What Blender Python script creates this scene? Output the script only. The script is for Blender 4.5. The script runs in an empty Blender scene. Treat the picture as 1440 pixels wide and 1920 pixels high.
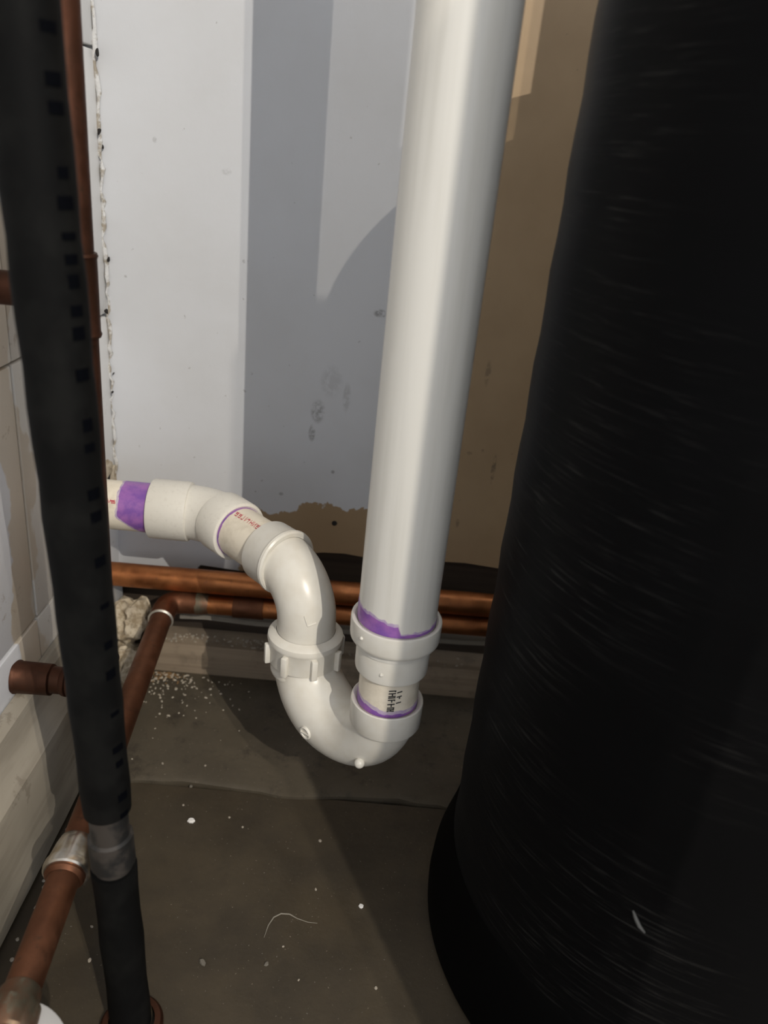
import bpy, bmesh, math, random
from mathutils import Vector, Matrix
from mathutils.bvhtree import BVHTree

random.seed(7)
scene = bpy.context.scene
C = scene.collection
OZ = 0.595                      # camera height above the floor (m); shapes below are written relative to the lens

# ------------------------------------------------------------------ camera
F = 1465.0
dn = Vector((-340, 3240, F)).normalized()
dd = Vector((30, -670, F)); dd = (dd - dn * dd.dot(dn)).normalized()
rx = dn.cross(dd)
if rx.x < 0: rx = -rx
def ray(px, py):
    v = Vector((px - 720, py - 960, F))
    return Vector((rx.dot(v), dd.dot(v), -dn.dot(v)))
def onY(px, py, Y): r = ray(px, py); return r * (Y / r.y)
def onZ(px, py, Z): r = ray(px, py); return r * (Z / r.z)
def onX(px, py, X): r = ray(px, py); return r * (X / r.x)

cam = bpy.data.cameras.new('camera')
cam_ob = bpy.data.objects.new('camera', cam); C.objects.link(cam_ob)
xb = Vector((rx.x, dd.x, -dn.x)); yb = -Vector((rx.y, dd.y, -dn.y)); zb = -Vector((rx.z, dd.z, -dn.z))
m = Matrix((xb, yb, zb)).transposed().to_4x4(); m.translation = Vector((0, 0, OZ))
cam_ob.matrix_world = m
cam.sensor_fit = 'VERTICAL'; cam.sensor_height = 36; cam.lens = F / 1920 * 36
cam.clip_start = 0.01
cam.dof.use_dof = True; cam.dof.focus_distance = 0.66; cam.dof.aperture_fstop = 5.6
scene.camera = cam_ob

# ------------------------------------------------------------------ world, lamps, exposure
w = bpy.data.worlds.new('world'); scene.world = w; w.use_nodes = True
bg = w.node_tree.nodes['Background']
bg.inputs[0].default_value = (0.88, 0.92, 1.0, 1); bg.inputs[1].default_value = 1.0
def lamp(name, loc, power, col, rad):
    l = bpy.data.lights.new(name, 'POINT'); l.energy = power; l.color = col; l.shadow_soft_size = rad
    o = bpy.data.objects.new(name, l); C.objects.link(o); o.location = Vector(loc) + Vector((0, 0, OZ)); return o
LA = Vector((0.856, -1.30, 1.10))
LB = Vector((0.90, -1.30, 1.50))
lamp('room_lamp', LA, 120, (1.0, 0.93, 0.83), 0.006)
lamp('ceiling_lamp', LB, 62, (1.0, 0.90, 0.76), 0.007)
vs = scene.view_settings
vs.view_transform = 'Standard'; vs.look = 'None'; vs.gamma = 1.0; vs.exposure = 0.0; vs.use_curve_mapping = False

# ------------------------------------------------------------------ materials
class NT:
    def __init__(s, name):
        s.m = bpy.data.materials.new(name); s.m.use_nodes = True
        s.t = s.m.node_tree; s.b = s.t.nodes['Principled BSDF']; s._pos = None
    def n(s, t, **kw):
        x = s.t.nodes.new(t)
        for k, v in kw.items(): setattr(x, k, v)
        return x
    def l(s, a, b): s.t.links.new(a, b)
    def pos(s):
        if not s._pos: s._pos = s.n('ShaderNodeNewGeometry').outputs['Position']
        return s._pos
    def scaled(s, sc, rot=(0, 0, 0)):
        mp = s.n('ShaderNodeMapping'); mp.inputs['Scale'].default_value = sc; mp.inputs['Rotation'].default_value = rot
        s.l(s.pos(), mp.inputs[0]); return mp.outputs[0]
    def noise(s, scale, detail=4, rough=0.55, vec=None):
        x = s.n('ShaderNodeTexNoise'); x.inputs['Scale'].default_value = scale
        x.inputs['Detail'].default_value = detail; x.inputs['Roughness'].default_value = rough
        s.l(vec if vec else s.pos(), x.inputs['Vector']); return x.outputs[0]
    def ramp(s, f, a, b, ca=0.0, cb=1.0):
        x = s.n('ShaderNodeMapRange'); x.interpolation_type = 'SMOOTHSTEP'
        for i, v in ((1, a), (2, b), (3, ca), (4, cb)): x.inputs[i].default_value = v
        s.l(f, x.inputs[0]); return x.outputs[0]
    def math(s, op, a, b):
        x = s.n('ShaderNodeMath', operation=op)
        for i, v in enumerate((a, b)):
            if isinstance(v, (int, float)): x.inputs[i].default_value = v
            else: s.l(v, x.inputs[i])
        return x.outputs[0]
    def mix(s, f, a, b):
        x = s.n('ShaderNodeMix', data_type='RGBA')
        if isinstance(f, (int, float)): x.inputs[0].default_value = f
        else: s.l(f, x.inputs[0])
        for i, v in ((6, a), (7, b)):
            if isinstance(v, tuple): x.inputs[i].default_value = (*v, 1)
            else: s.l(v, x.inputs[i])
        return x.outputs[2]
    def xyz(s):
        x = s.n('ShaderNodeSeparateXYZ'); s.l(s.pos(), x.inputs[0]); return x.outputs
    def col(s, c):
        if isinstance(c, tuple): s.b.inputs['Base Color'].default_value = (*c, 1)
        else: s.l(c, s.b.inputs['Base Color'])
    def bump(s, h, strength=0.3, dist=0.001):
        x = s.n('ShaderNodeBump'); x.inputs['Strength'].default_value = strength; x.inputs['Distance'].default_value = dist
        s.l(h, x.inputs['Height']); s.l(x.outputs[0], s.b.inputs['Normal'])
    def set(s, rough=0.5, metal=0.0, spec=None):
        s.b.inputs['Roughness'].default_value = rough; s.b.inputs['Metallic'].default_value = metal
        if spec is not None: s.b.inputs['Specular IOR Level'].default_value = spec
        return s

M = {}
# white moulded fittings, cream extruded pipe, upright pipe
a = NT('pvc_fitting'); a.col(a.mix(a.ramp(a.noise(60), .35, .75), (.71, .685, .615), (.66, .625, .545))); a.set(.30); M['fit'] = a.m
a = NT('pvc_fitting_scuffed'); a.col(a.mix(a.ramp(a.noise(240, 5, .7), .5, .75), (.72, .69, .615), (.64, .605, .535))); a.set(.42); a.bump(a.noise(900), .2, .0003); M['fit2'] = a.m
a = NT('pvc_pipe_cream'); a.col(a.mix(a.ramp(a.noise(45, 6, .65), .45, .75), (.80, .73, .60), (.62, .55, .43))); a.set(.38); M['cream'] = a.m
a = NT('pvc_pipe_upright')
st = a.noise(1, 3, .6, a.scaled((90, 90, 4)))
a.col(a.mix(a.ramp(st, .4, .7), (.73, .71, .65), (.66, .64, .58))); a.set(.34); a.bump(a.noise(1600, 2), .06, .0002); M['pipe'] = a.m
a = NT('purple_primer'); a.col(a.mix(a.ramp(a.noise(70, 4, .6), .35, .65), (.20, .085, .36), (.34, .14, .42))); a.set(.35); M['purple'] = a.m
a = NT('purple_primer_faint'); a.col(a.mix(a.ramp(a.noise(120, 4, .6), .35, .65), (.42, .31, .50), (.58, .50, .56))); a.set(.4); M['purple2'] = a.m
a = NT('red_print'); a.col((.48, .07, .09)); a.set(.5); M['red'] = a.m
a = NT('black_print'); a.col((.03, .03, .028)); a.set(.5); M['blackprint'] = a.m
# metals
def copper(name, c1, c2, c3, r0):
    a = NT(name); n1 = a.ramp(a.noise(28, 6, .65), .35, .7); n2 = a.ramp(a.noise(110, 5, .7), .55, .78)
    a.col(a.mix(n2, a.mix(n1, c1, c2), c3)); a.set(r0, .9)
    a.l(a.ramp(a.noise(60, 4), .3, .7, r0 - .08, r0 + .15), a.b.inputs['Roughness']); a.bump(a.noise(400, 3), .12, .0004); return a.m
M['copper'] = copper('copper', (.46, .18, .066), (.33, .12, .045), (.22, .095, .05), .38)
M['copper_dull'] = copper('copper_tarnished', (.20, .085, .045), (.135, .058, .032), (.09, .05, .03), .5)
M['copper_brown'] = copper('copper_brown', (.10, .042, .025), (.065, .030, .018), (.055, .032, .02), .52)
M['verdigris'] = copper('copper_corroded', (.20, .10, .06), (.16, .18, .13), (.22, .26, .20), .55)
a = NT('solder'); a.col((.62, .58, .50)); a.set(.35, .8); M['solder'] = a.m
a = NT('bright_metal'); a.col(a.mix(a.ramp(a.noise(80), .4, .7), (.62, .58, .52), (.45, .38, .28))); a.set(.26, .95); M['silver'] = a.m
# black things
a = NT('black_foam'); a.col(a.mix(a.ramp(a.noise(35, 5, .6), .4, .7), (.0042, .0042, .0041), (.0075, .0075, .007))); a.set(.62, 0, .06); a.bump(a.noise(700, 2), .25, .0004); M['foam'] = a.m
a = NT('dirty_iron'); a.col(a.mix(a.ramp(a.noise(45, 4, .6), .42, .6), (.006, .0056, .005), (.034, .028, .023))); a.set(.6); M['iron'] = a.m
a = NT('wound_fibre_tank')
fib = a.noise(1, 5, .7, a.scaled((14, 14, 420), (.06, .10, 0)))
fib2 = a.noise(1, 4, .65, a.scaled((30, 30, 900), (-.10, .05, 0)))
big = a.ramp(a.noise(5, 3), .40, .65)
mk_ = a.math('MULTIPLY', a.ramp(a.math('MULTIPLY', fib, fib2), .27, .42), big)
a.col(a.mix(mk_, (.0026, .0026, .0028), (.030, .029, .027))); a.set(.5, 0, .06); a.bump(fib, .35, .0008)
a.b.inputs['Sheen Weight'].default_value = .012; a.b.inputs['Sheen Roughness'].default_value = .5
M['tank'] = a.m
a = NT('black_plastic'); a.col((.0012, .0012, .0013)); a.set(.6, 0, .08); M['boot'] = a.m
a = NT('grey_plastic'); a.col((.10, .10, .11)); a.set(.5); M['grey'] = a.m
a = NT('black_mark'); a.col((.0015, .0018, .0028)); a.set(.7, 0, .03); M['bmark'] = a.m
a = NT('pale_scratch'); a.col((.10, .10, .095)); a.set(.7); M['scratch'] = a.m

# painted back wall: cool white paint brushed over a beige coat, scuffs with their own shapes
def spots(a, lst, axis=0):
    out = None
    for (u, z, ru, rz, amp) in lst:
        mp = a.n('ShaderNodeMapping'); mp.vector_type = 'POINT'
        loc = (-u / ru, 0, -(z + OZ) / rz) if axis == 0 else (0, -u / ru, -(z + OZ) / rz)
        sc = (1 / ru, 0, 1 / rz) if axis == 0 else (0, 1 / ru, 1 / rz)
        mp.inputs['Location'].default_value = loc; mp.inputs['Scale'].default_value = sc
        a.l(a.pos(), mp.inputs[0])
        ln = a.n('ShaderNodeVectorMath', operation='LENGTH'); a.l(mp.outputs[0], ln.inputs[0])
        v = a.ramp(ln.outputs['Value'], .5, 1.05, amp, 0)
        out = v if out is None else a.math('MAXIMUM', out, v)
    return out
a = NT('wall_paint'); X, Y, Z = a.xyz()
edge = a.math('ADD', a.math('MULTIPLY', a.noise(16, 6, .6), .085), a.math('MULTIPLY', a.noise(60, 3), .02))
right = a.ramp(a.math('ADD', X, edge), .098, .102)
low = a.ramp(a.math('SUBTRACT', Z, a.math('SUBTRACT', edge, .052)), OZ - .3645, OZ - .3665)
lowx = a.ramp(a.math('ADD', X, edge), -.086, -.082)
bei = a.math('MAXIMUM', right, a.math('MULTIPLY', low, lowx))
cool = a.mix(a.ramp(a.noise(7, 4), .35, .7), (.600, .615, .640), (.565, .575, .590))
warm = a.mix(a.ramp(a.noise(9, 4), .35, .7), (.385, .275, .160), (.33, .23, .130))
c = a.mix(bei, cool, warm)
scf = []
for px, py, rxp, ryp, amp in ((596, 772, 14, 24, .45), (585, 812, 7, 18, .5), (622, 716, 22, 32, .14), (650, 745, 8, 30, .2), (713, 588, 13, 8, .55),
        (527, 926, 5, 4, .4), (624, 885, 4, 4, .5), (925, 880, 5, 32, .6), (915, 700, 6, 26, .4), (858, 980, 4, 12, .4), (880, 850, 6, 4, .4), (460, 490, 6, 4, .35), (290, 262, 4, 5, .3), (425, 322, 9, 6, .2), (905, 845, 3, 4, .4)):
    p = onY(px, py, .805); k = .9 / F; scf.append((p.x, p.z, rxp * k, ryp * k, amp))
sm = a.math('MULTIPLY', spots(a, scf), a.ramp(a.noise(160, 4, .7), .36, .56))
c = a.mix(sm, c, (.055, .045, .035))
fly = a.ramp(a.noise(150, 2, .5), .74, .78)
c = a.mix(a.math('MULTIPLY', fly, .35), c, (.12, .10, .08))
a.col(c); a.set(.55); a.bump(a.noise(45, 5, .6), .25, .0012); M['wall'] = a.m
# plank wall
a = NT('plank_paint'); X, Y, Z = a.xyz()
e2 = a.math('MULTIPLY', a.noise(11, 4), .10)
near = a.ramp(a.math('ADD', Y, e2), .600, .604)
mid = a.ramp(a.math('ADD', Y, e2), .645, .649)
cw = (.70, .715, .74)
c = a.mix(near, cw, a.mix(mid, (.60, .53, .43), (.70, .67, .61)))
c = a.mix(a.ramp(Y, .70, .74), c, (.74, .735, .72))
c = a.mix(a.math('MULTIPLY', a.ramp(a.noise(34, 5, .7), .62, .70), .45), c, (.30, .23, .15))
a.col(c); a.set(.55); a.bump(a.noise(70, 5, .65), .3, .0012); M['plank'] = a.m
a = NT('corner_filler'); a.col(a.mix(a.ramp(a.noise(80, 5, .7), .47, .62), (.64, .64, .63), (.34, .30, .24))); a.set(.7); a.bump(a.noise(260, 5, .7), .6, .002); M['filler'] = a.m
a = NT('torn_plaster'); a.col(a.mix(a.ramp(a.noise(90, 5, .7), .4, .65), (.62, .54, .41), (.32, .25, .16))); a.set(.9); a.bump(a.noise(300, 5, .7), .7, .002); M['torn'] = a.m
a = NT('baseboard_paint'); n = a.noise(1, 4, .6, a.scaled((60, 7, 60)))
c = a.mix(a.ramp(n, .4, .65), (.34, .305, .245), (.27, .24, .19))
c = a.mix(a.math('MULTIPLY', a.ramp(a.noise(20, 5, .7), .60, .64), .55), c, (.20, .17, .13))
a.col(c); a.set(.6); a.bump(a.noise(60, 5, .6), .3, .001); M['base'] = a.m
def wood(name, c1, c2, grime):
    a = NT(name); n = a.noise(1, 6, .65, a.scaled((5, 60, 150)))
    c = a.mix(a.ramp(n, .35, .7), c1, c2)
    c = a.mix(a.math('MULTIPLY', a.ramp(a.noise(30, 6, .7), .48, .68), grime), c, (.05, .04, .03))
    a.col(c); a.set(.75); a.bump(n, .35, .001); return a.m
M['sill'] = wood('weathered_lumber', (.31, .245, .175), (.24, .185, .13), .35)
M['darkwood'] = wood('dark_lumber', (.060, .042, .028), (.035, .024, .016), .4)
M['lath'] = wood('pale_lath', (.30, .275, .235), (.22, .20, .165), .3)
def concrete(name, c1, c2, c3, r):
    a = NT(name)
    c = a.mix(a.ramp(a.noise(9, 6, .62), .34, .66), c1, c2)
    c = a.mix(a.ramp(a.noise(38, 6, .7), .50, .72), c, c3)
    c = a.mix(a.ramp(a.noise(420, 2, .5), .70, .76), c, (.16, .135, .10))
    a.col(c); a.set(r); a.l(a.ramp(a.noise(12, 5), .35, .65, r - .18, r + .1), a.b.inputs['Roughness'])
    a.bump(a.noise(190, 6, .7), .35, .0012); return a.m
M['slab'] = concrete('concrete_slab', (.056, .042, .0235), (.034, .0255, .0145), (.044, .033, .019), .72)
M['strip'] = concrete('concrete_strip', (.078, .063, .041), (.054, .043, .027), (.036, .028, .018), .8)
a = NT('plaster_chip'); a.col((.46, .41, .33)); a.set(.85); M['chip'] = a.m
a = NT('plaster_white'); a.col((.78, .76, .72)); a.set(.85); M['white'] = a.m
a = NT('plaster_chip_grey'); a.col((.34, .30, .24)); a.set(.9); M['chip2'] = a.m
a = NT('plaster_chip_dull'); a.col((.14, .125, .10)); a.set(.9); M['dull'] = a.m
a = NT('brown_bits'); a.col((.22, .13, .055)); a.set(.9); M['bits'] = a.m
a = NT('dark_recess'); a.col((.012, .009, .007)); a.set(.9); M['dark'] = a.m
a = NT('pale_fibre'); a.col((.22, .20, .16)); a.set(.8); M['fibre'] = a.m
a = NT('white_plastic'); a.col((.36, .35, .335)); a.set(.5); M['plastic'] = a.m

# ------------------------------------------------------------------ helpers
def empty(name, loc, label, cat, group=None, kind=None):
    o = bpy.data.objects.new(name, None); C.objects.link(o)
    o.location = Vector(loc) + Vector((0, 0, OZ)); o.empty_display_size = .02
    tag(o, label, cat, group, kind); return o
def tag(o, label=None, cat=None, group=None, kind=None):
    if label: o['label'] = label
    if cat: o['category'] = cat
    if group: o['group'] = group
    if kind: o['kind'] = kind
    return o
def world_loc(o):
    v = Vector((0, 0, 0))
    while o: v += o.location; o = o.parent
    return v
def build(name, bm, mat, parent=None, smooth=True, angle=35, label=None):
    """link a bmesh written in lens-relative metres as one object"""
    bmesh.ops.recalc_face_normals(bm, faces=bm.faces[:])
    me = bpy.data.meshes.new(name)
    off = Vector((0, 0, OZ))
    if parent:
        base = world_loc(parent); loc = Vector((0, 0, 0))
    else:
        xs = [v.co for v in bm.verts]
        lo = Vector([min(c[i] for c in xs) for i in range(3)]); hi = Vector([max(c[i] for c in xs) for i in range(3)])
        loc = Vector(((lo.x + hi.x) / 2, (lo.y + hi.y) / 2, lo.z)) + off; base = loc
    for v in bm.verts: v.co += off - base
    bm.to_mesh(me); bm.free()
    if smooth:
        me.polygons.foreach_set('use_smooth', [True] * len(me.polygons)); me.set_sharp_from_angle(angle=math.radians(angle))
    me.materials.append(M[mat] if isinstance(mat, str) else mat)
    o = bpy.data.objects.new(name, me); C.objects.link(o); o.location = loc
    if parent: o.parent = parent
    if label: o['label'] = label
    return o
def basis(d):
    d = Vector(d).normalized(); h = Vector((0, 0, 1)) if abs(d.z) < .9 else Vector((0, -1, 0))
    u = h.cross(d).normalized(); return d, u, d.cross(u)
def rings(bm, rs, cap0=True, cap1=True):
    prev = None; first = None
    for r in rs:
        vsr = [bm.verts.new(p) for p in r]
        if prev:
            n = len(vsr)
            for i in range(n): bm.faces.new((prev[i], prev[(i + 1) % n], vsr[(i + 1) % n], vsr[i]))
        else: first = vsr
        prev = vsr
    if cap0: bm.faces.new(first[::-1])
    if cap1: bm.faces.new(prev)
def lathe(bm, o, d, prof, n=48, cap0=True, cap1=True):
    o = Vector(o); d, u, v = basis(d)
    rings(bm, [[o + d * s + (u * math.cos(t) + v * math.sin(t)) * r for t in [2 * math.pi * i / n for i in range(n)]] for s, r in prof], cap0, cap1)
def tube(bm, pts, rad, n=40, cap0=True, cap1=True):
    pts = [Vector(p) for p in pts]; k = len(pts)
    if not isinstance(rad, (list, tuple)): rad = [rad] * k
    tn = [pts[min(i + 1, k - 1)] - pts[max(i - 1, 0)] for i in range(k)]
    for i in range(k - 2, -1, -1):
        if tn[i].length < 1e-7: tn[i] = tn[i + 1]
    for i in range(1, k):
        if tn[i].length < 1e-7: tn[i] = tn[i - 1]
    tn = [t.normalized() for t in tn]
    _, u, v = basis(tn[0]); rs = []
    for i in range(k):
        if i:
            q = tn[i - 1].rotation_difference(tn[i]); u = q @ u
        u = (u - tn[i] * u.dot(tn[i])).normalized(); v = tn[i].cross(u)
        rs.append([pts[i] + (u * math.cos(t) + v * math.sin(t)) * rad[i] for t in [2 * math.pi * j / n for j in range(n)]])
    rings(bm, rs, cap0, cap1)
def arc(c, a, b, R, a0, a1, k=20):
    c = Vector(c); a = Vector(a); b = Vector(b)
    return [c + (a * math.cos(t) + b * math.sin(t)) * R for t in [a0 + (a1 - a0) * i / k for i in range(k + 1)]]
def box(bm, lo, hi, bev=0, seg=2):
    mt = Matrix.Translation([(lo[i] + hi[i]) / 2 for i in range(3)]) @ Matrix.Diagonal([hi[i] - lo[i] for i in range(3)] + [1])
    r = bmesh.ops.create_cube(bm, size=1, matrix=mt)
    if bev:
        es = list({e for v in r['verts'] for e in v.link_edges})
        bmesh.ops.bevel(bm, geom=es, offset=bev, segments=seg, affect='EDGES', profile=.5)
def NB(): return bmesh.new()
def rod(name, o, d, L, r, mat, parent, n=40, label=None):
    bm = NB(); lathe(bm, o, d, [(0, r * .99), (0, r), (L, r), (L, r * .99)], n); return build(name, bm, mat, parent, label=label)
def wobble(bm, amp, sc, seed=0):
    from mathutils import noise
    for v in bm.verts:
        v.co += noise.noise_vector(v.co * sc + Vector((seed, seed * 1.7, 0))) * amp
def hit(bvh, px, py):
    r = ray(px, py).normalized(); return bvh.ray_cast(Vector((0, 0, 0)), r)
FZ = -OZ

# ------------------------------------------------------------------ floor
bm = NB(); box(bm, (-.34, -1.6, FZ - .10), (1.3, .602, FZ)); floor = tag(build('floor', bm, 'slab', smooth=False), kind='structure')
bm = NB()
fr = []
xs = [-.34 + i * .02 for i in range(83)]
for x in xs:
    y0 = .603 + .004 * math.sin(x * 31) + random.uniform(-.0016, .0016)
    fr.append([(x, y0, FZ - .08), (x, y0, FZ + .003), (x, y0 + .005, FZ + .006), (x, .84, FZ + .006), (x, .84, FZ - .08)])
rings(bm, fr); build('slab_strip', bm, 'strip', floor, label='lighter rough concrete strip along the back wall')

# ------------------------------------------------------------------ back wall (board on studs, torn lower edge)
YB = .805
bm = NB()
edge_pts = [(-.30, -.468), (-.262, -.466), (-.248, -.461), (-.232, -.467), (-.212, -.464), (-.192, -.462), (-.190, -.455), (-.187, -.452), (-.14, -.455), (-.10, -.453), (-.088, -.437), (-.07, -.425), (-.045, -.4205), (-.02, -.4195), (.0, -.4215),
            (.03, -.420), (.07, -.417), (.083, -.412), (.095, -.418), (.12, -.417), (.16, -.420), (.22, -.421), (.30, -.420), (1.3, -.425)]
rings(bm, [[(x, YB, z), (x, YB, 1.7), (x, YB + .013, 1.7), (x, YB + .013, z - .001)] for x, z in edge_pts])
wall_b = tag(build('wall_back', bm, 'wall', smooth=False), kind='structure')
bm = NB(); p = onY(627, 981, YB); lathe(bm, p + Vector((0, .0005, 0)), (0, -1, 0), [(0, .0032), (.0012, .0030), (.0018, .0016)], 12)
build('nail_head', bm, 'dark', wall_b, label='dark nail head in the beige patch')
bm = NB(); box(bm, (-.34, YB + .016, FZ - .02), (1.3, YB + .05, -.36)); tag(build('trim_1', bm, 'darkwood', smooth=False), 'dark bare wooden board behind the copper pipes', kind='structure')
bm = NB(); box(bm, (-.246, .781, FZ - .01), (1.3, YB + .015, -.5485), .002)
tag(build('trim_2', bm, 'sill'), 'weathered light brown wooden sill plate on the concrete', kind='structure')
bm = NB()
rings(bm, [[(x, .777 + dy, -.504 + dz), (x, .789 + dy, -.502 + dz), (x, .789 + dy, -.508 + dz), (x, .777 + dy, -.510 + dz)] for x, dy, dz in
      [(-.205 + i * .03, .001 * math.sin(i), .0012 * math.sin(i * 1.7) + .00 * i) for i in range(30)]])
tag(build('trim_3', bm, 'lath', smooth=False), 'thin pale lath under the lower copper pipe', kind='structure')

# ------------------------------------------------------------------ left wall of wide horizontal planks
XL = -.282
bm = NB(); box(bm, (-.36, -1.6, FZ - .05), (XL - .022, .83, 1.7)); wall_l = tag(build('wall_left', bm, 'dark', smooth=False), kind='structure')
zj = [-.633, -.400, -.1705, .0654, .300, .535, .770, 1.005, 1.24, 1.475, 1.70]
g = .0013
for i in range(len(zj) - 1):
    for y0, y1, dx in ((-1.6, .5895, -.0012 if i % 2 else .0), (.5905, .812, .0)):
        bm = NB(); box(bm, (XL - .021, y0, zj[i] + g), (XL + dx, y1, zj[i + 1] - g), .0016, 2)
        build('plank', bm, 'plank', wall_l)
# rough filler in the corner
bm = NB(); pts = []; rd = []
zz = -.345
while zz < .7:
    pts.append((XL + .001 + random.uniform(-.001, .0016), YB - .001 + random.uniform(-.0025, .0015), zz)); rd.append(random.uniform(.0005, .0030)); zz += random.uniform(.004, .011)
tube(bm, pts, rd, 9); wobble(bm, .0016, 120); build('corner_filler', bm, 'filler', wall_l, angle=60, label='rough white filler bead in the corner')
for px, py, s in ((181, 97, .006), (187, 247, .0045), (192, 274, .004), (204, 487, .005), (200, 584, .005), (214, 700, .0035), (212, 735, .0035)):
    p = onX(px, py, XL + .0045); p.y = min(p.y, YB - .003)
    bm = NB(); bmesh.ops.create_icosphere(bm, subdivisions=2, radius=s * .6, matrix=Matrix.Translation(p) @ Matrix.Diagonal((.35, 1.0, .75, 1))); wobble(bm, .002, 200, px)
    build('chip_hole', bm, 'dark', wall_l, angle=60)
# torn hole round the drain pipe
bm = NB()
yc, zc_ = .735, -.342
ring_o = [(XL + .0012, yc + (.052 + .012 * math.sin(5 * t) + .006 * math.sin(11 * t)) * math.cos(t), zc_ + (.040 + .009 * math.sin(4 * t + 1)) * math.sin(t)) for t in [2 * math.pi * i / 40 for i in range(40)]]
ring_i = [(XL + .0022, yc + (y - yc) * .84, zc_ + (z - zc_) * .84) for x, y, z in ring_o]
rings(bm, [ring_o, ring_i], False, True); wobble(bm, .002, 70); build('torn_hole', bm, 'torn', wall_l, angle=60, label='torn tan plaster round the drain pipe')

for pts_, mt_, nm_ in ((((197, 908), (204, 893), (216, 872), (223, 884), (224, 908)), 'torn', 'torn_patch'), (((195, 908), (203, 896), (207, 889), (206, 908)), 'dark', 'dark_crack')):
    bm = NB(); d0 = .0015 if mt_ == 'torn' else .0028
    q = [onX(px, py, XL + d0) for px, py in pts_]
    for v in q: v.y = min(v.y, YB - .0005)
    rings(bm, [[v - Vector((.003, 0, 0)) for v in q], q]); build(nm_, bm, mt_, wall_l, smooth=False)

# ------------------------------------------------------------------ baseboard on the left wall
bm = NB(); pr = [(-.281, -.4405), (-.275, -.4405), (-.270, -.447), (-.268, -.458), (-.259, -.474), (-.2525, -.482), (-.2515, -.488), (-.2515, FZ + .010), (-.2535, FZ + .006), (-.281, FZ + .006)]
rings(bm, [[(x + random.uniform(-.0004, .0004), y, z) for x, z in pr] for y in [-1.6 + i * .0375 for i in range(61)]])
tag(build('baseboard_left', bm, 'base', angle=22), 'cream painted baseboard with moulded top on left wall', kind='structure')

# ------------------------------------------------------------------ unseen partition, added to cast the main shadow edge and keep the tank dark
def plane_x(Y, k=.277): return k - .466 * Y
TC = Vector((.287, .488, FZ)); RBo = .187
def on_tank(px, py, R):
    r = ray(px, py); a_ = r.x ** 2 + r.y ** 2; b_ = -2 * (r.x * TC.x + r.y * TC.y); c_ = TC.x ** 2 + TC.y ** 2 - R * R
    return r * ((-b_ - math.sqrt(b_ * b_ - 4 * a_ * c_)) / (2 * a_))
pt = on_tank(1290, 1610, RBo); x1 = LA.x + (pt.x - LA.x) * (-.10 - LA.y) / (pt.y - LA.y); print('partition', plane_x(-.10), x1)
bm = NB(); box(bm, (plane_x(-.10), -.15, FZ), (x1, -.10, .57), .002)
tag(build('shadow_partition', bm, 'base', smooth=False), 'unseen half-height partition added to cast the shadow edge', kind='structure')

# ------------------------------------------------------------------ PVC drain with trap
AX = Vector((.031, .513, 0)); T = Vector((-.70711, .70711, 0)); UP = Vector((0, 0, 1))
PU = AX + T * .105              # upright axis of the union
ZA = -.332                      # axis height of the trap arm
drain = empty('pvc_drain_trap', (AX.x, AX.y, -.478), 'white plastic drain pipe with purple primed joints running down into a trap', 'drain pipe')
R2, R15 = .03015, .02415
rod('upright_pipe', AX + UP * -.340, UP, 1.75, R2, 'pipe', drain, 64, 'tall thick white vertical pipe')
bm = NB()
lathe(bm, AX, UP, [(-.3615, .0262), (-.3625, .0275), (-.3615, .0286), (-.3595, .0289), (-.3395, .0289), (-.3385, .0284), (-.3365, .0288), (-.3345, .0338), (-.3330, .0347), (-.3310, .0350), (-.3185, .0352), (-.3168, .0348), (-.3162, .0338), (-.3166, .0322), (-.3185, .0306), (-.330, .0303)], 72, False, False)
red = build('reducer_coupling', bm, 'fit', drain, label='stepped white reducer coupling')
bvh_red = BVHTree.FromObject(red, bpy.context.evaluated_depsgraph_get()) if False else None
rod('nipple_pipe', AX + UP * -.415, UP, .06, R15, 'cream', drain, 56, 'short cream pipe with black print')
# trap bend
ZC = -.4030; RB = .0525; RT = .0268
bm = NB()
mid_c = AX + T * RB + UP * ZC
u_path = [AX + UP * -.398] + arc(mid_c, -T, -UP, RB, 0, math.pi, 30) + [PU + UP * -.400]
tube(bm, u_path, [.0258 + .0024 * min(1, max(0, (i - 6) / 18)) + .0028 * math.exp(-((i - 20) / 6) ** 2) for i in range(len(u_path))], 56, False, True)
lathe(bm, AX, UP, [(-.4165, .0258), (-.4160, .0280), (-.4140, .0290), (-.3955, .0294), (-.3932, .0291), (-.3925, .0282), (-.3930, .0268), (-.3955, .0246), (-.40, .0243)], 64, False, False)
lathe(bm, PU, UP, [(-.4272, .0270), (-.4266, .0292), (-.4248, .0300), (-.4215, .0300), (-.4200, .0290), (-.4165, .0288), (-.398, .0282)], 64, False, False)
bend = build('trap_bend', bm, 'fit', drain, label='smooth white U-shaped trap bend')
# outlet elbow
RE = .043; ZE = ZA - RE
bm = NB()
e_path = [PU + UP * -.412, PU + UP * -.395] + arc(PU + T * RE + UP * ZE, -T, UP, RE, 0, math.pi / 2, 18) + [PU + T * .050 + UP * ZA]
tube(bm, e_path, .0258, 56)
lathe(bm, PU + UP * ZA, T, [(.0305, .0250), (.0300, .0285), (.0312, .0300), (.0335, .0304), (.0352, .0296), (.0370, .0290), (.0585, .0288), (.0598, .0284), (.0602, .0272), (.0590, .0243), (.055, .0242)], 64, False, False)
elb = build('outlet_elbow', bm, 'fit', drain, label='white elbow above the union nut')
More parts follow.
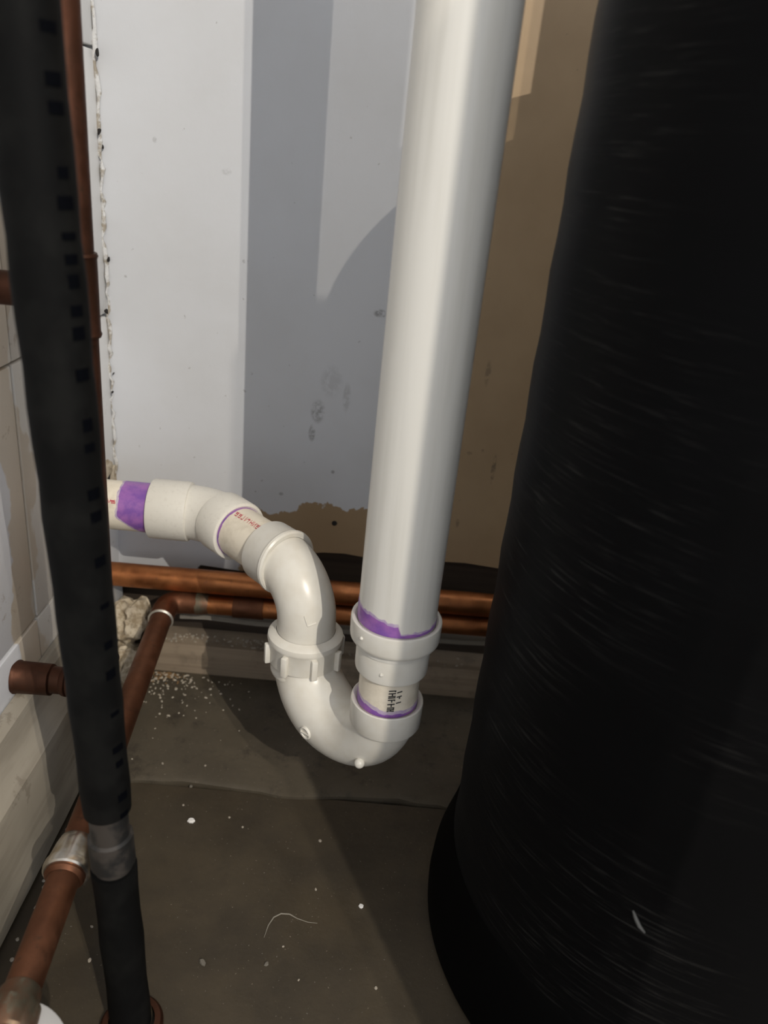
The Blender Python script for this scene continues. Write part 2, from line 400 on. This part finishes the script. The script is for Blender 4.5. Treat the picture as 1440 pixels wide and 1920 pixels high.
# union nut with lugs
bm = NB()
lathe(bm, PU, UP, [(-.4140, .0285), (-.4140, .0318), (-.4125, .0322), (-.3955, .0322), (-.3935, .0334), (-.3915, .0338), (-.3880, .0332), (-.3860, .0312), (-.3852, .0285), (-.3840, .0262)], 64, False, False)
nut = build('union_nut', bm, 'fit', drain, label='white ribbed union nut')
lug_me = None
for k in range(8):
    ang = math.radians(20 + 45 * k); d = Vector((math.cos(ang), math.sin(ang), 0)); sd = Vector((-d.y, d.x, 0))
    if lug_me is None:
        bm = NB(); box(bm, (-.0028, .0, 0), (.0028, .0070, .0195), .0012, 2)
        lug_me = bpy.data.meshes.new('lug'); bm.to_mesh(lug_me); bm.free(); lug_me.materials.append(M['fit'])
        lug_me.polygons.foreach_set('use_smooth', [True] * len(lug_me.polygons)); lug_me.set_sharp_from_angle(angle=.6)
    o = bpy.data.objects.new('lug', lug_me); C.objects.link(o); o.parent = nut
    o.rotation_euler = (0, 0, ang - math.pi / 2)
    o.location = PU + d * .0295 + UP * (-.4148 + OZ) - world_loc(nut)
# trap arm, 45 degree elbow, pipe into the wall
rod('arm_pipe', PU + T * .052 + UP * ZA, T, .066, R15, 'cream', drain, 56, 'cream pipe with red print')
YA = .695; s45 = (YA - PU.y) / .70711; K = PU + T * s45 + UP * ZA; XW = Vector((-1, 0, 0))
bm = NB()
h0 = .105; b = .026; ctr_n = Vector((-math.sin(math.radians(22.5)), math.cos(math.radians(22.5)), 0))
p0 = K - T * b; p1 = K + XW * b
def bez(t): return p0 * (1 - t) ** 2 + K * 2 * t * (1 - t) + p1 * t * t
tube(bm, [PU + T * (h0 + .012) + UP * ZA] + [bez(i / 12) for i in range(13)] + [K + XW * .04], .0268, 56)
lathe(bm, PU + UP * ZA, T, [(h0 + .004, .0242), (h0 - .0002, .0244), (h0 - .0012, .0262), (h0 - .0004, .0285), (h0 + .001, .0292), (s45 - .021, .0294), (s45 - .018, .0290), (s45 - .017, .0268)], 64, False, False)
xh = -.2085
lathe(bm, Vector((0, YA, ZA)), XW, [(-K.x + .0195, .0268), (-K.x + .0205, .0290), (-K.x + .024, .0294), (-xh - .0015, .0293), (-xh - .0002, .0288), (-xh + .0006, .0270), (-xh - .002, .0243)], 64, False, False)
build('angled_elbow', bm, 'fit2', drain, label='scuffed white 45 degree elbow')
rod('wall_pipe', (-.200, YA, ZA), XW, .0815, R15, 'cream', drain, 56, 'cream pipe entering the left wall')

# purple primer sleeves that follow the joints
def sleeve(o, d, r, fn, mat, name='primer_stain', n=72, th=.00035, s0=0.0):
    o = Vector(o); d, u, v = basis(d); bm = NB(); A = []; B = []
    for i in range(n):
        t = 2 * math.pi * i / n; e = u * math.cos(t) + v * math.sin(t)
        L = fn(e, t); A.append(o + d * s0 + e * (r + th)); B.append((o, d, e, L))
    def ringf(f, rr): return [o_ + d_ * (s0 + (L - s0) * f) + e_ * rr for o_, d_, e_, L in B]
    rings(bm, [ringf(0, r + .0001), ringf(0, r + th), ringf(.5, r + th), ringf(1, r + th), ringf(1, r + .0001)], False, False)
    return build(name, bm, mat, drain)
def jag(t, a=.0006): return a * (math.sin(7 * t + 1) + .7 * math.sin(17 * t) + .5 * math.sin(31 * t + 2))
camd = lambda P: (-Vector((P.x, P.y, 0))).normalized()
cA = camd(AX); sA = Vector((cA.y, -cA.x, 0))    # sA: towards the left of the frame? sign fixed below
if sA.x > 0: sA = -sA
def f_up(e, t):
    l = e.dot(sA); f = e.dot(cA)
    if f > -.2 and l > -.12: return max(.0012, .0095 + .004 * l + jag(t))
    return .0024 + jag(t, .0004) if f > 0 else .0012
sleeve(AX + UP * -.3170, UP, R2, f_up, 'purple', 'primer_stain')
def f_up2(e, t): return f_up(e, t) + (.0022 if e.dot(sA) > -.10 else .0014) + jag(t * 1.3, .0005)
sleeve(AX + UP * -.3170, UP, R2, f_up2, 'purple2', 'primer_smear', th=.0002)
sleeve(AX + UP * -.3945, UP, R15, lambda e, t: .0060 + .0045 * max(0, e.dot(sA)) + jag(t, .0004), 'purple2', 'primer_smear', th=.0002)
sleeve(AX + UP * -.3945, UP, R15, lambda e, t: .0028 + .0055 * max(0, e.dot(sA)) ** 1.5 + jag(t, .0005), 'purple')
sleeve(PU + UP * ZA + T * .0596, T, R15, lambda e, t: .0040 + jag(t, .0003), 'purple')
sleeve(PU + UP * ZA + T * (h0 + .001), -T, R15, lambda e, t: .0032 + jag(t, .0003), 'purple')
sleeve(PU + UP * ZA + T * (h0 - .0005), T, .0268, lambda e, t: .0008, 'purple2', 'primer_smear', th=.0004)
sleeve((xh, YA, ZA), XW, R15, lambda e, t: (.0265 if e.z > -.05 else max(.003, .0265 - .0245 * (-.05 - e.z) / .85)) + jag(t, .0003), 'purple')
sleeve((xh, YA, ZA), XW, R15, lambda e, t: (.0285 if e.z > -.05 else max(.006, .0285 - .0225 * (-.05 - e.z) / .85)) + jag(t + 1, .0005), 'purple2', 'primer_smear', th=.0002)

# illegible printed strokes
def strokes(o, d, r, mat, name, th0, spec, h=.0055, lean=.35):
    o = Vector(o); d, u, v = basis(d); bm = NB()
    def P(s, a, rr): return o + d * s + (u * math.cos(a) + v * math.sin(a)) * rr
    def quad(s0, w0, s1, w1, t):
        q = []
        for (s, a) in ((s0, w0), (s1, w1), (s1, w1 + t), (s0, w0 + t)): q.append((s, a))
        if abs(s1 - s0) < t * r: q = [(s0, w0), (s0 + t * r, w0), (s1 + t * r, w1), (s1, w1)]
        lo = [bm.verts.new(P(s, th0 + a, r + .00005)) for s, a in q]; hi = [bm.verts.new(P(s, th0 + a, r + .0003)) for s, a in q]
        bm.faces.new(hi); bm.faces.new(lo[::-1])
        for i in range(4): bm.faces.new((lo[i], lo[(i + 1) % 4], hi[(i + 1) % 4], hi[i]))
    H = h / r
    for s, w, kind in spec:
        t = .0010 / r
        if kind in 'IHN': quad(s, 0, s + lean * h, H, t)
        if kind in 'HN': quad(s + w, 0, s + w + lean * h, H, t)
        if kind == 'N': quad(s + lean * h, H * .95, s + w, 0, t)
        if kind in 'LE': quad(s, 0, s + lean * h, H, t); quad(s, 0, s + w, 0, t)
        if kind in 'ET': quad(s + lean * h, H - t, s + w + lean * h, H - t, t)
        if kind in 'HE': quad(s + .5 * lean * h, H * .45, s + w + .5 * lean * h, H * .45, t)
        if kind == 'T': quad(s + w * .5, 0, s + w * .5 + lean * h, H, t)
        if kind == 'V': quad(s, H, s + w * .5, 0, t); quad(s + w, H, s + w * .5, 0, t)
        if kind == '-': quad(s, H * .45, s + w, H * .45, t)
    return build(name, bm, mat, drain, smooth=False)
def ang_of(o, d, toward):
    d, u, v = basis(d); return math.atan2(Vector(toward).dot(v), Vector(toward).dot(u))
o = PU + UP * ZA + T * .060
th = ang_of(o, T, Vector((-.22, -.22, .93)))
strokes(o, T, R15, 'red', 'red_print', th - .10, [(.004, .003, 'E'), (.009, .003, 'N'), (.0135, .003, 'H'), (.018, .003, 'T'), (.0225, .003, 'V'), (.027, .0025, 'L'), (.031, .003, 'E'), (.036, .003, 'E')], h=.0048)
o = Vector((-.2335, YA, ZA))
strokes(o, XW, R15, 'red', 'red_print', ang_of(o, XW, Vector((0, -.88, .46))), [(.004, .004, 'E'), (.0085, .003, 'V'), (.0105, .004, '-')], h=.0032)
strokes(AX + UP * -.389, UP, R15, 'blackprint', 'black_print', ang_of(AX, UP, Vector((-.03, -1, 0))), [(.0, .002, 'I'), (.0008, .002, '-'), (.0016, .001, 'I'), (.0026, .0012, 'T'), (.0052, .003, '-'), (.0066, .001, 'I'), (.0094, .0026, '-'), (.0102, .001, 'T'), (.0128, .001, 'I'), (.0142, .0012, 'I'), (.0156, .002, '-'), (.0168, .001, 'I'), (.0186, .0012, 'T')], h=.0056, lean=.12)
strokes(AX + UP * -.385, UP, R15, 'blackprint', 'black_print', ang_of(AX, UP, Vector((-.03, -1, 0))) + .27, [(.004, .001, 'I'), (.0086, .0022, '-'), (.0098, .001, 'I'), (.0135, .001, 'T')], h=.0040, lean=.2)

# moulded marks found where the photographed line of sight meets the fittings
dg = bpy.context.evaluated_depsgraph_get(); dg.update()
def surf(ob, px, py):
    mw = Matrix.Translation(world_loc(ob)); inv = mw.inverted()
    org = inv @ Vector((0, 0, OZ)); dr = ray(px, py).normalized()
    bv = BVHTree.FromPolygons([v.co for v in ob.data.vertices], [p.vertices[:] for p in ob.data.polygons])
    loc, nor, _, _ = bv.ray_cast(org, dr)
    if loc is None: return None
    if nor.dot(dr) > 0: nor = -nor
    return mw @ loc - Vector((0, 0, OZ)), nor
p, nr = surf(bend, 573, 1374) or surf(bend, 582, 1362)
bm = NB(); lathe(bm, p - nr * .0015, nr, [(0, .0062), (.0022, .0062), (.0030, .0055), (.0028, .0044), (.0020, .0040), (.0020, .0001)], 28)
bo = build('round_boss', bm, 'fit', bend)
d_, u_, v_ = basis(nr)
bm = NB(); tube(bm, [p + nr * .0010 - (u_ * .96 + v_ * .2) * .0048, p + nr * .0010 + (u_ * .96 + v_ * .2) * .0048], .0008, 10); build('boss_bar', bm, 'fit', bend)
p, nr = surf(bend, 675, 1421) or (mid_c - UP * (RB + RT), -UP)
bm = NB(); bmesh.ops.create_uvsphere(bm, u_segments=16, v_segments=10, radius=.0044, matrix=Matrix.Translation(p - UP * .0055)); build('moulding_nub', bm, 'fit', bend)
p, nr = surf(elb, 577, 1167)
_, u_, v_ = basis(nr)
bm = NB()
q0 = surf(elb, 571, 1155)[0]; q1 = surf(elb, 577, 1174)[0]; q2 = surf(elb, 593, 1168)[0]
tube(bm, [q0, (q0 + q1) / 2 + nr * .0004, q1], .0008, 8); tube(bm, [q1, (q1 + q2) / 2 + nr * .0004, q2], .0008, 8); build('moulded_tick', bm, 'fit2', elb)
for px, py in ((678, 1197), (715, 1266)):
    p, nr = surf(red, px, py); bm = NB(); bmesh.ops.create_icosphere(bm, subdivisions=2, radius=.0016, matrix=Matrix.Translation(p)); build('moulding_nub', bm, 'fit', red)

# ------------------------------------------------------------------ copper pipes
RC = .0135; YC = .768
up_run = empty('copper_pipe', (.2, YC, -.4645), 'upper copper pipe running straight along the foot of the back wall', 'copper pipe')
o0 = Vector((-.30, YC, -.453)); o1 = Vector((.95, YC, -.442)); rod('pipe', o0, o1 - o0, (o1 - o0).length, RC, 'copper', up_run, 40)

low_run = empty('copper_pipe', (-.21, .54, -.5135), 'branched copper pipework with elbow, riser and bright coupling beside the baseboard', 'copper pipe')
ZL = -.500; RC = .0115
EL = onY(315, 1126, .764); FR = Vector((-.1815, .20, -.506)); dO = (FR - EL).normalized()
RT_ = Vector((.95, .768, EL.z + .010)); dR = (RT_ - EL).normalized()
bm = NB(); b = .022; q0 = EL + dR * b; q1 = EL + dO * b
tube(bm, [EL + dR * .034, EL + dR * .024] + [q0 * (1 - t) ** 2 + EL * 2 * t * (1 - t) + q1 * t * t for t in [i / 14 for i in range(15)]] + [EL + dO * .026, EL + dO * .038], .0132, 36)
build('elbow', bm, 'copper_dull', low_run, label='tarnished copper elbow')
bm = NB(); lathe(bm, EL + dO * .038, dO, [(-.0015, .0120), (-.0012, .0136), (.0004, .0139), (.0016, .0120)], 36, False, False); build('solder_ring', bm, 'solder', low_run)
bm = NB(); lathe(bm, EL + dR * .034, dR, [(-.002, .0118), (-.001, .0134), (.004, .0130), (.010, .0124), (.013, .0117)], 36, False, False); wobble(bm, .0006, 90); build('solder_ring', bm, 'verdigris', low_run)
rod('pipe', EL + dR * .02, dR, 1.1, RC, 'copper', low_run)
rod('coupling', EL + dR * .075, dR, .034, .0131, 'copper_dull', low_run)
Ltot = (FR - EL).length
rod('pipe', EL + dO * .02, dO, Ltot, RC, 'copper_dull', low_run)
# bright coupling
def s_at(px, py):
    p = onZ(px, py, ZL); return (p - EL).dot(dO)
sc0, sc1 = s_at(152, 1588), s_at(130, 1648)
bm = NB(); lathe(bm, EL, dO, [(sc0 - .001, .0117), (sc0, .0128), (sc0 + .006, .0142), (sc1 - .010, .0158), (sc1 - .008, .0158), (sc1 - .0072, .0170), (sc1 - .004, .0174), (sc1 - .001, .0168), (sc1, .0155), (sc1, .0140), (sc1 - .004, .0118)], 44, False, False)
build('bright_coupling', bm, 'silver', low_run, label='shiny silver compression coupling')
bm = NB(); lathe(bm, EL + dO * (sc1 + .0012), dO, [(-.003, .0116), (-.002, .0146), (.0005, .0146), (.0018, .0130), (.003, .0117)], 36, False, False); build('brass_ring', bm, 'copper_dull', low_run)
# corroded joint and valve body near the camera
sv = s_at(30, 1888)
bm = NB(); lathe(bm, EL, dO, [(sv - .012, .0117), (sv - .010, .0128), (sv - .003, .0138), (sv, .0160), (sv + .016, .0168), (sv + .018, .0156), (sv + .034, .0162), (sv + .060, .0162), (sv + .062, .0117)], 36, False, False); wobble(bm, .0008, 80)
build('corroded_joint', bm, 'verdigris', low_run, label='green corroded copper joint')
# riser with two tees and branches into the wall
yr = .54; sr = (yr - EL.y) / dO.y; RS = EL + dO * sr; RS.x = -.2080
ZT1, ZT2 = -.427, -.1035
rod('riser_pipe', RS, UP, 2.0, RC, 'copper_brown', low_run, label='brown copper riser')
def tee(c, dirs, mat='copper_brown', r=.0132, L=.028):
    bm = NB()
    for d in dirs: lathe(bm, c, d, [(0, r), (L - .004, r), (L - .002, r + .0008), (L, r), (L, RC)], 32, False, False)
    bmesh.ops.create_uvsphere(bm, u_segments=24, v_segments=14, radius=r * 1.002, matrix=Matrix.Translation(c))
    return build('tee', bm, mat, low_run)
tee(RS, (UP, dO, -dO), 'copper_dull')
cT = Vector((RS.x, RS.y, ZT1)); tee(cT, (UP, -UP, XW)); rod('branch_pipe', cT, XW, RS.x - XL - .0005, RC, 'copper_brown', low_run)
cT2 = Vector((RS.x, RS.y, ZT2)); tee(cT2, (UP, -UP, XW)); rod('branch_pipe', cT2, XW, RS.x - XL - .0005, RC, 'copper_brown', low_run)
bm = NB(); lathe(bm, cT + XW * .030, XW, [(-.001, .0117), (0, .0132), (.003, .0126), (.0045, .0117)], 30, False, False); build('solder_ring', bm, 'copper_brown', low_run)
bm = NB(); lathe(bm, Vector((XL + .0005, RS.y, ZT1)), (1, 0, 0), [(0, .0145), (.002, .0142), (.003, .0136), (.030, .0136), (.031, .0117)], 30, False, False); wobble(bm, .001, 110); build('hole_collar', bm, 'copper_brown', low_run)

# oval white tag leaning on the joint
p = onZ(72, 1925, -.505)
tagE = empty('oval_tag', (p.x, p.y, -.52), 'white oval tag with dark slot beside corroded copper joint', 'tag')
bm = NB(); nrm = (-p.normalized() + Vector((.25, -.1, .35))).normalized(); _, u_, v_ = basis(nrm); u_, v_ = (u_ * .93 + v_ * .36), (v_ * .93 - u_ * .36)
c0 = p + Vector((0, 0, -.006))
rings(bm, [[c0 + nrm * h + (u_ * math.cos(t) * .0125 - u_ * .0 + v_ * math.sin(t) * .021) * s for t in [2 * math.pi * i / 36 for i in range(36)]] for h, s in ((0, .93), (.0006, 1), (.0016, 1), (.0022, .93))])
build('plate', bm, 'plastic', tagE)
bm = NB(); c1 = c0 + nrm * .0021 - u_ * .003 + v_ * .008
rings(bm, [[c1 + nrm * h + (u_ * math.cos(t) * .0024 + v_ * math.sin(t) * .0075) for t in [2 * math.pi * i / 20 for i in range(20)]] for h in (0, .0005)])
build('slot', bm, 'dark', tagE)

# ------------------------------------------------------------------ black foam-covered pipe in the foreground
B0 = Vector((-.1355, .364, FZ)); B1 = Vector((-.1692, .392, .05)); dB = (B1 - B0); dB = dB / dB.z
def onB(z): return B0 + dB * (z - B0.z)
blk = empty('black_pipe', B0, 'tall black foam sleeved pipe standing in front at left', 'pipe')
tb = NB(); tube(tb, [onB(FZ), onB(.9)], .0122, 36); build('pipe', tb, 'iron', blk, label='dirty dark pipe showing between the sleeves')
def foam(z0, z1, R, R1, name='foam_sleeve'):
    bm = NB(); n = max(3, int((z1 - z0) / .02)); pts = [onB(z0)] + [onB(z0 + (z1 - z0) * i / n) for i in range(n + 1)] + [onB(z1)]
    tube(bm, pts, [R * .88] + [R + (R1 - R) * min(1, i * (z1 - z0) / n / .3) + .0004 * math.sin(i * 2.1) + random.uniform(-.0002, .0002) for i in range(n + 1)] + [R1 * .88], 40); return build(name, bm, 'foam', blk, angle=50)
foam(-.3920, .90, .0148, .0172); foam(FZ + .006, -.4400, .0143, .0143)
bm = NB(); lathe(bm, onB(-.4200), dB, [(-.016, .0122), (-.0155, .0141), (.006, .0142), (.0075, .0122)], 32, False, False); wobble(bm, .0006, 60); build('collar', bm, 'iron', blk)
bm = NB(); lathe(bm, onB(FZ), UP, [(0, .0225), (.004, .0225), (.0065, .0205), (.007, .0165)], 36, True, False); build('floor_ring', bm, 'copper_brown', blk)
# darker printed dashes up the right of the sleeve
toc = Vector((.62, -.78, 0)).normalized(); toc_s = Vector((-toc.y, toc.x, 0))
z = -.39
while z < .06:
    hgt = random.uniform(.003, .007); ww = random.uniform(.16, .26); bm = NB(); rr_ = []; RD = .0153 + .0024 * min(1, (z + .392) / .3)
    for j in range(5):
        aa = .42 - ww + ww * 2 * j / 4; e = toc * math.cos(aa) + toc_s * math.sin(aa)
        rr_.append([onB(zz_) + e * r_ for zz_, r_ in ((z, .0140), (z, RD), (z + hgt, RD), (z + hgt, .0140))])
    rings(bm, rr_); build('printed_dash', bm, 'bmark', blk, angle=50)
    z += random.choice((.011, .013, .02, .026))

# ------------------------------------------------------------------ black fibre-wound tank
TC = Vector((.287, .488, FZ)); RBo = .187
tank = empty('water_tank', TC, 'big black fibre-wound water tank filling the right side', 'tank')
bm = NB(); zb0 = .03
prof = [(.012, .150), (.020, .176), (.03, .1835), (.06, .186)] + [(.06 + i * .02, RBo + .0006 * math.sin(i * 1.9)) for i in range(1, 35)]
zt = prof[-1][0]
prof += [(zt + .022 * math.sin(t), RBo * math.cos(t) ** .55) for t in [math.radians(6 + i * 6) for i in range(14)]]
lathe(bm, TC, UP, prof, 128); build('vessel', bm, 'tank', tank, angle=60)
bm = NB(); lathe(bm, TC, UP, [(0, .196), (.004, .2005), (.015, .2012), (.035, .2000), (.060, .1935), (.080, .1890), (.083, .1876), (.080, .1868)], 128, True, False); build('boot', bm, 'boot', tank, label='flared black base')
bm = NB(); lathe(bm, TC + UP * (zt + .018), UP, [(0, .040), (.03, .040), (.03, .030), (.06, .030)], 40); build('neck', bm, 'boot', tank)
bm = NB(); box(bm, TC + Vector((-.045, -.06, zt + .07)), TC + Vector((.07, .06, zt + .25)), .012, 3); build('unseen_valve', bm, 'grey', tank)  # unseen valve head and neck, added to bound the shadow on the back wall
bm = NB(); tube(bm, [on_tank(px, py, RBo + .0008) for px, py in ((1187, 1708), (1192, 1722), (1199, 1737), (1209, 1749))], [.0005, .0011, .0011, .0004], 8); build('scratch', bm, 'scratch', tank, label='short pale scratch')

# ------------------------------------------------------------------ debris
def flake_mesh(seed, mat, thick=.35):
    rnd = random.Random(seed); n = 7; bm = NB()
    rr = [rnd.uniform(.36, .55) for _ in range(n)]; ex = rnd.uniform(.65, 1)
    rings(bm, [[(math.cos(2 * math.pi * i / n) * rr[i] * s, math.sin(2 * math.pi * i / n) * rr[i] * s * ex, h) for i in range(n)] for h, s in ((0, .95), (thick * .5, 1), (thick, .72))])
    bmesh.ops.recalc_face_normals(bm, faces=bm.faces[:]); me = bpy.data.meshes.new('flake'); bm.to_mesh(me); bm.free(); me.materials.append(M[mat]); return me
FM = [flake_mesh(i, 'white') for i in range(4)]; FC = [flake_mesh(i + 9, 'chip2') for i in range(4)]; FD = [flake_mesh(i + 20, 'dull') for i in range(4)]
def flake(p, size, label, group=None, i=0, name='plaster_flake', fm=None):
    o = bpy.data.objects.new(name, (fm or FM)[i % 4]); C.objects.link(o); o.location = Vector(p) + Vector((0, 0, OZ)); o.scale = (size,) * 3
    o.rotation_euler = (0, 0, i * 1.3); return tag(o, label, 'flake', group)
k = .68 / F
flake(onZ(358, 1540, FZ), 17 * k, 'largest bright white plaster flake on the dark floor')
flake(onZ(677, 1700, FZ), 11 * k, 'grey white plaster flake lying in the tank shadow', i=1)
flake(onZ(600, 1577, FZ), 8 * k, 'tiny pinkish white flake on floor below the trap', i=2, fm=FC)
flake(onZ(762, 1500, FZ), 13 * k, 'dim flat flake at the slab joint right of the trap', i=3)
flake(onZ(358, 1475, FZ), 9 * k, 'small beige flake just in front of the slab joint', i=1, fm=FD)
flake(onZ(380, 1806, FZ), 15 * k, 'dull grey smudged flake near the bottom of the floor', i=2, fm=FD)
flake(onZ(500, 1808, FZ), 10 * k, 'small curved pale flake right of the dull grey flake', i=3, fm=FD)
g_ = 'plaster flakes along the baseboard foot'
for i, (px, py, s) in enumerate(((157, 1500, 10), (125, 1556, 9), (100, 1604, 7), (82, 1652, 8), (82, 1665, 11), (70, 1702, 13), (33, 1762, 8), (23, 1800, 9))):
    flake(onZ(px, py, FZ), s * k, 'small white plaster crumb in the dark gap along the baseboard', g_, i, fm=FC)
g_ = 'specks on the floor'
for i, (px, py, s) in enumerate(((172, 1738, 7), (168, 1801, 9), (430, 1533, 6), (455, 1551, 6), (592, 1668, 7), (531, 1775, 5), (705, 1853, 7), (344, 1510, 6), (560, 1838, 5), (305, 1432, 7), (385, 1436, 6))):
    flake(onZ(px, py, FZ if py > 1452 else FZ + .006), s * k, 'tiny pale speck lying loose on dark concrete', g_, i, fm=FC)
for i, (px, py, s) in enumerate(((278, 1208, 7), (263, 1229, 6))):
    p = onZ(px, py, ZL + RC * .8); flake(p, s * k, ('white flake resting on the oblique copper pipe', 'duller flake lower on the oblique copper pipe')[i], None, i)
# crumbled plaster between pipe, wall and sill: too many to count
def crumbs(name, mat, spots_, label, cat, seed):
    rnd = random.Random(seed); bm = NB()
    for (x, y, z, s) in spots_(rnd):
        n = 5; a0 = rnd.uniform(0, 6); lx = s * rnd.uniform(.6, 1.4); ly = s * rnd.uniform(.35, .8); ca, sa = math.cos(a0), math.sin(a0)
        f = [rnd.uniform(.7, 1.1) for _ in range(n)]
        rings(bm, [[(x + (ca * lx * math.cos(t) - sa * ly * math.sin(t)) * f[i] * q, y + (sa * lx * math.cos(t) + ca * ly * math.sin(t)) * f[i] * q, z + h) for i, t in enumerate([2 * math.pi * j / n for j in range(n)])] for h, q in ((0, 1), (s * .5, .7))])
    return tag(build(name, bm, mat, smooth=False), label, cat, kind='stuff')
def sp_floor(r):
    out = []
    for _ in range(95):
        x = -.235 + abs(r.gauss(0, .055)); y = .776 - abs(r.gauss(0, .045))
        if y > .62 and x < -.08: out.append((x, y, FZ + .006, r.uniform(.0006, .0022)))
    for _ in range(60): out.append((r.gauss(-.215, .018), .777 - abs(r.gauss(0, .010)), FZ + .006, r.uniform(.001, .0028)))
    return out
crumbs('plaster_crumbs', 'chip', sp_floor, 'scatter of pale plaster crumbs on concrete by the sill plate', 'crumbs', 3)
def sp_sill(r): return [(r.uniform(-.235, .20) if r.random() < .35 else r.uniform(-.235, -.10), r.uniform(.786, .804), -.5485, r.uniform(.0008, .0030)) for _ in range(130)]
crumbs('sill_crumbs', 'chip2', sp_sill, 'broken plaster crumbs lying on top of the sill plate', 'crumbs', 5)
def sp_bits(r): return [(r.gauss(-.222, .016), .777 - abs(r.gauss(0, .008)), FZ + .006, r.uniform(.001, .0032)) for _ in range(70)]
crumbs('brown_bits', 'bits', sp_bits, 'brown wood bits gathered at the left end of the sill plate', 'debris', 9)
def sp_slab(r): return [(r.uniform(-.24, .12), r.uniform(.36, .60), FZ, r.uniform(.0002, .0007)) for _ in range(260)]
crumbs('floor_dust', 'dull', sp_slab, 'fine pale grit sprinkled over the dark floor slab', 'grit', 11)
# plaster rubble behind the oblique pipe
for i, (c, s, mt, lb) in enumerate((((-.262, .772, -.512), (.024, .026, .020), 'torn', 'broken tan plaster lump wedged under the upper copper pipe'),
                               ((-.262, .748, -.560), (.022, .026, .030), 'torn', 'crumbly darker rubble heap left of the oblique copper pipe'),
                               ((-.246, .722, -.585), (.010, .013, .010), 'chip', 'small grey plaster lump at the foot of the rubble'))):
    bm = NB(); bmesh.ops.create_icosphere(bm, subdivisions=4, radius=1, matrix=Matrix.Translation(c) @ Matrix.Diagonal((*s, 1))); wobble(bm, .014 if i < 2 else .006, 60, i); wobble(bm, .005, 170, i); wobble(bm, .002, 420, i)
    tag(build('plaster_rubble', bm, mt, angle=70), lb, 'rubble')
# curled fibre on the floor
bm = NB(); tube(bm, [onZ(px, py, FZ + .0006) for px, py in ((495, 1758), (503, 1735), (513, 1720), (527, 1713), (543, 1714), (557, 1722), (577, 1729), (595, 1731))], [.0002, .0005, .0006, .0006, .0006, .0004, .0003, .0002], 6)
tag(build('curled_fibre', bm, 'fibre'), 'thin pale curled fibre lying on the floor slab', 'fibre')
